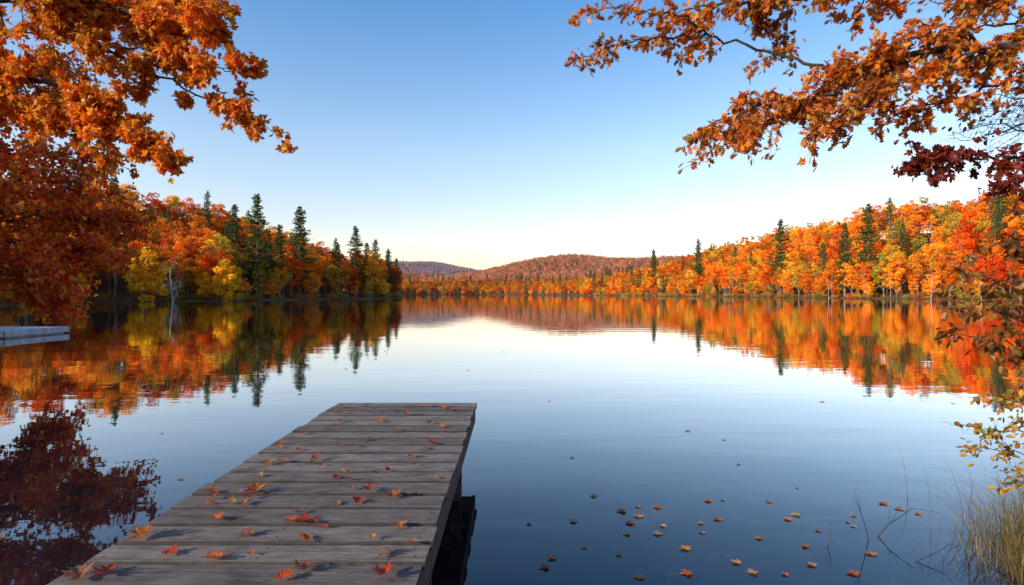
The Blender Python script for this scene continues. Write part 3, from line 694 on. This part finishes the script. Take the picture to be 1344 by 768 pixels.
blades(4.35,4.85,0.42,620,.15,.64); blades(4.8,5.2,0.5,800,.25,.8); blades(4.05,4.5,0.3,260,.1,.45); blades(5.3,5.6,0.5,300,.3,.8); blades(4.6,4.2,0.4,480,.15,.6)
mb.obj('grass_tuft',[M_LEAF])
mb=MB()
for (x,y,dx,h) in [(3.35,5.3,0.05,.45),(3.3,5.25,-.1,.3),(3.95,5.0,.1,.4),(2.5,4.7,.5,.05),(3.2,4.8,.4,.12),(2.9,5.0,-.4,.06),(3.8,4.7,.3,.2)]:
    twiggy(mb,np.array([x,y,-.08]),np.array([dx,R.normal()*.2,h])/math.hypot(dx,h),0.5,0.006,1,0,(1,1,1),3,4)
mb.obj('dead_twigs',[M_BARK],smooth=(0,))

# ------------------------------------------------------------------ light, sky, camera
EL=math.radians(21); ROT=math.radians(-121)
w=bpy.data.worlds.new('World'); scene.world=w; w.use_nodes=True; nt=w.node_tree; nt.nodes.clear()
sk=nt.nodes.new('ShaderNodeTexSky'); sk.sky_type='NISHITA'; sk.sun_disc=False; sk.sun_elevation=EL; sk.sun_rotation=ROT
sk.air_density=1.0; sk.dust_density=1.0; sk.ozone_density=1.5; sk.altitude=100
# warm haze low on the horizon, clearer deep blue overhead
tc=nt.nodes.new('ShaderNodeTexCoord'); sx=nt.nodes.new('ShaderNodeSeparateXYZ'); nt.links.new(tc.outputs['Generated'],sx.inputs[0])
rp=ramp(nt,[(0.0,(1.0,0.72,0.60)),(0.07,(0.96,0.75,0.67)),(0.24,(0.82,0.80,0.79)),(0.45,(0.42,0.66,0.83)),(0.8,(0.34,0.58,0.80))])
nt.links.new(sx.outputs[2],rp.inputs[0])
mu=N(nt,'ShaderNodeVectorMath',operation='MULTIPLY'); nt.links.new(sk.outputs[0],mu.inputs[0]); nt.links.new(rp.outputs[0],mu.inputs[1])
sc=N(nt,'ShaderNodeVectorMath',operation='SCALE'); sc.inputs['Scale'].default_value=2.1; nt.links.new(mu.outputs[0],sc.inputs[0])
bg=nt.nodes.new('ShaderNodeBackground'); bg.inputs['Strength'].default_value=0.15
ow=nt.nodes.new('ShaderNodeOutputWorld'); nt.links.new(sc.outputs[0],bg.inputs[0]); nt.links.new(bg.outputs[0],ow.inputs[0])
sd=Vector((math.sin(ROT)*math.cos(EL),math.cos(ROT)*math.cos(EL),math.sin(EL)))
ld=bpy.data.lights.new('sun','SUN'); ld.energy=5.0; ld.angle=math.radians(0.6); ld.color=(1.0,0.84,0.64)
lo=bpy.data.objects.new('sun',ld); COL.objects.link(lo); lo.rotation_euler=sd.to_track_quat('Z','Y').to_euler()
cam=bpy.data.cameras.new('camera'); cam.lens=20.0; cam.sensor_width=36; cam.clip_end=20000; cam.clip_start=0.05
co=bpy.data.objects.new('camera',cam); COL.objects.link(co); co.location=(0,0,2.26); co.rotation_euler=(math.radians(90.1),0,0)
scene.camera=co
scene.view_settings.view_transform='Standard'; scene.view_settings.look='None'; scene.view_settings.exposure=0
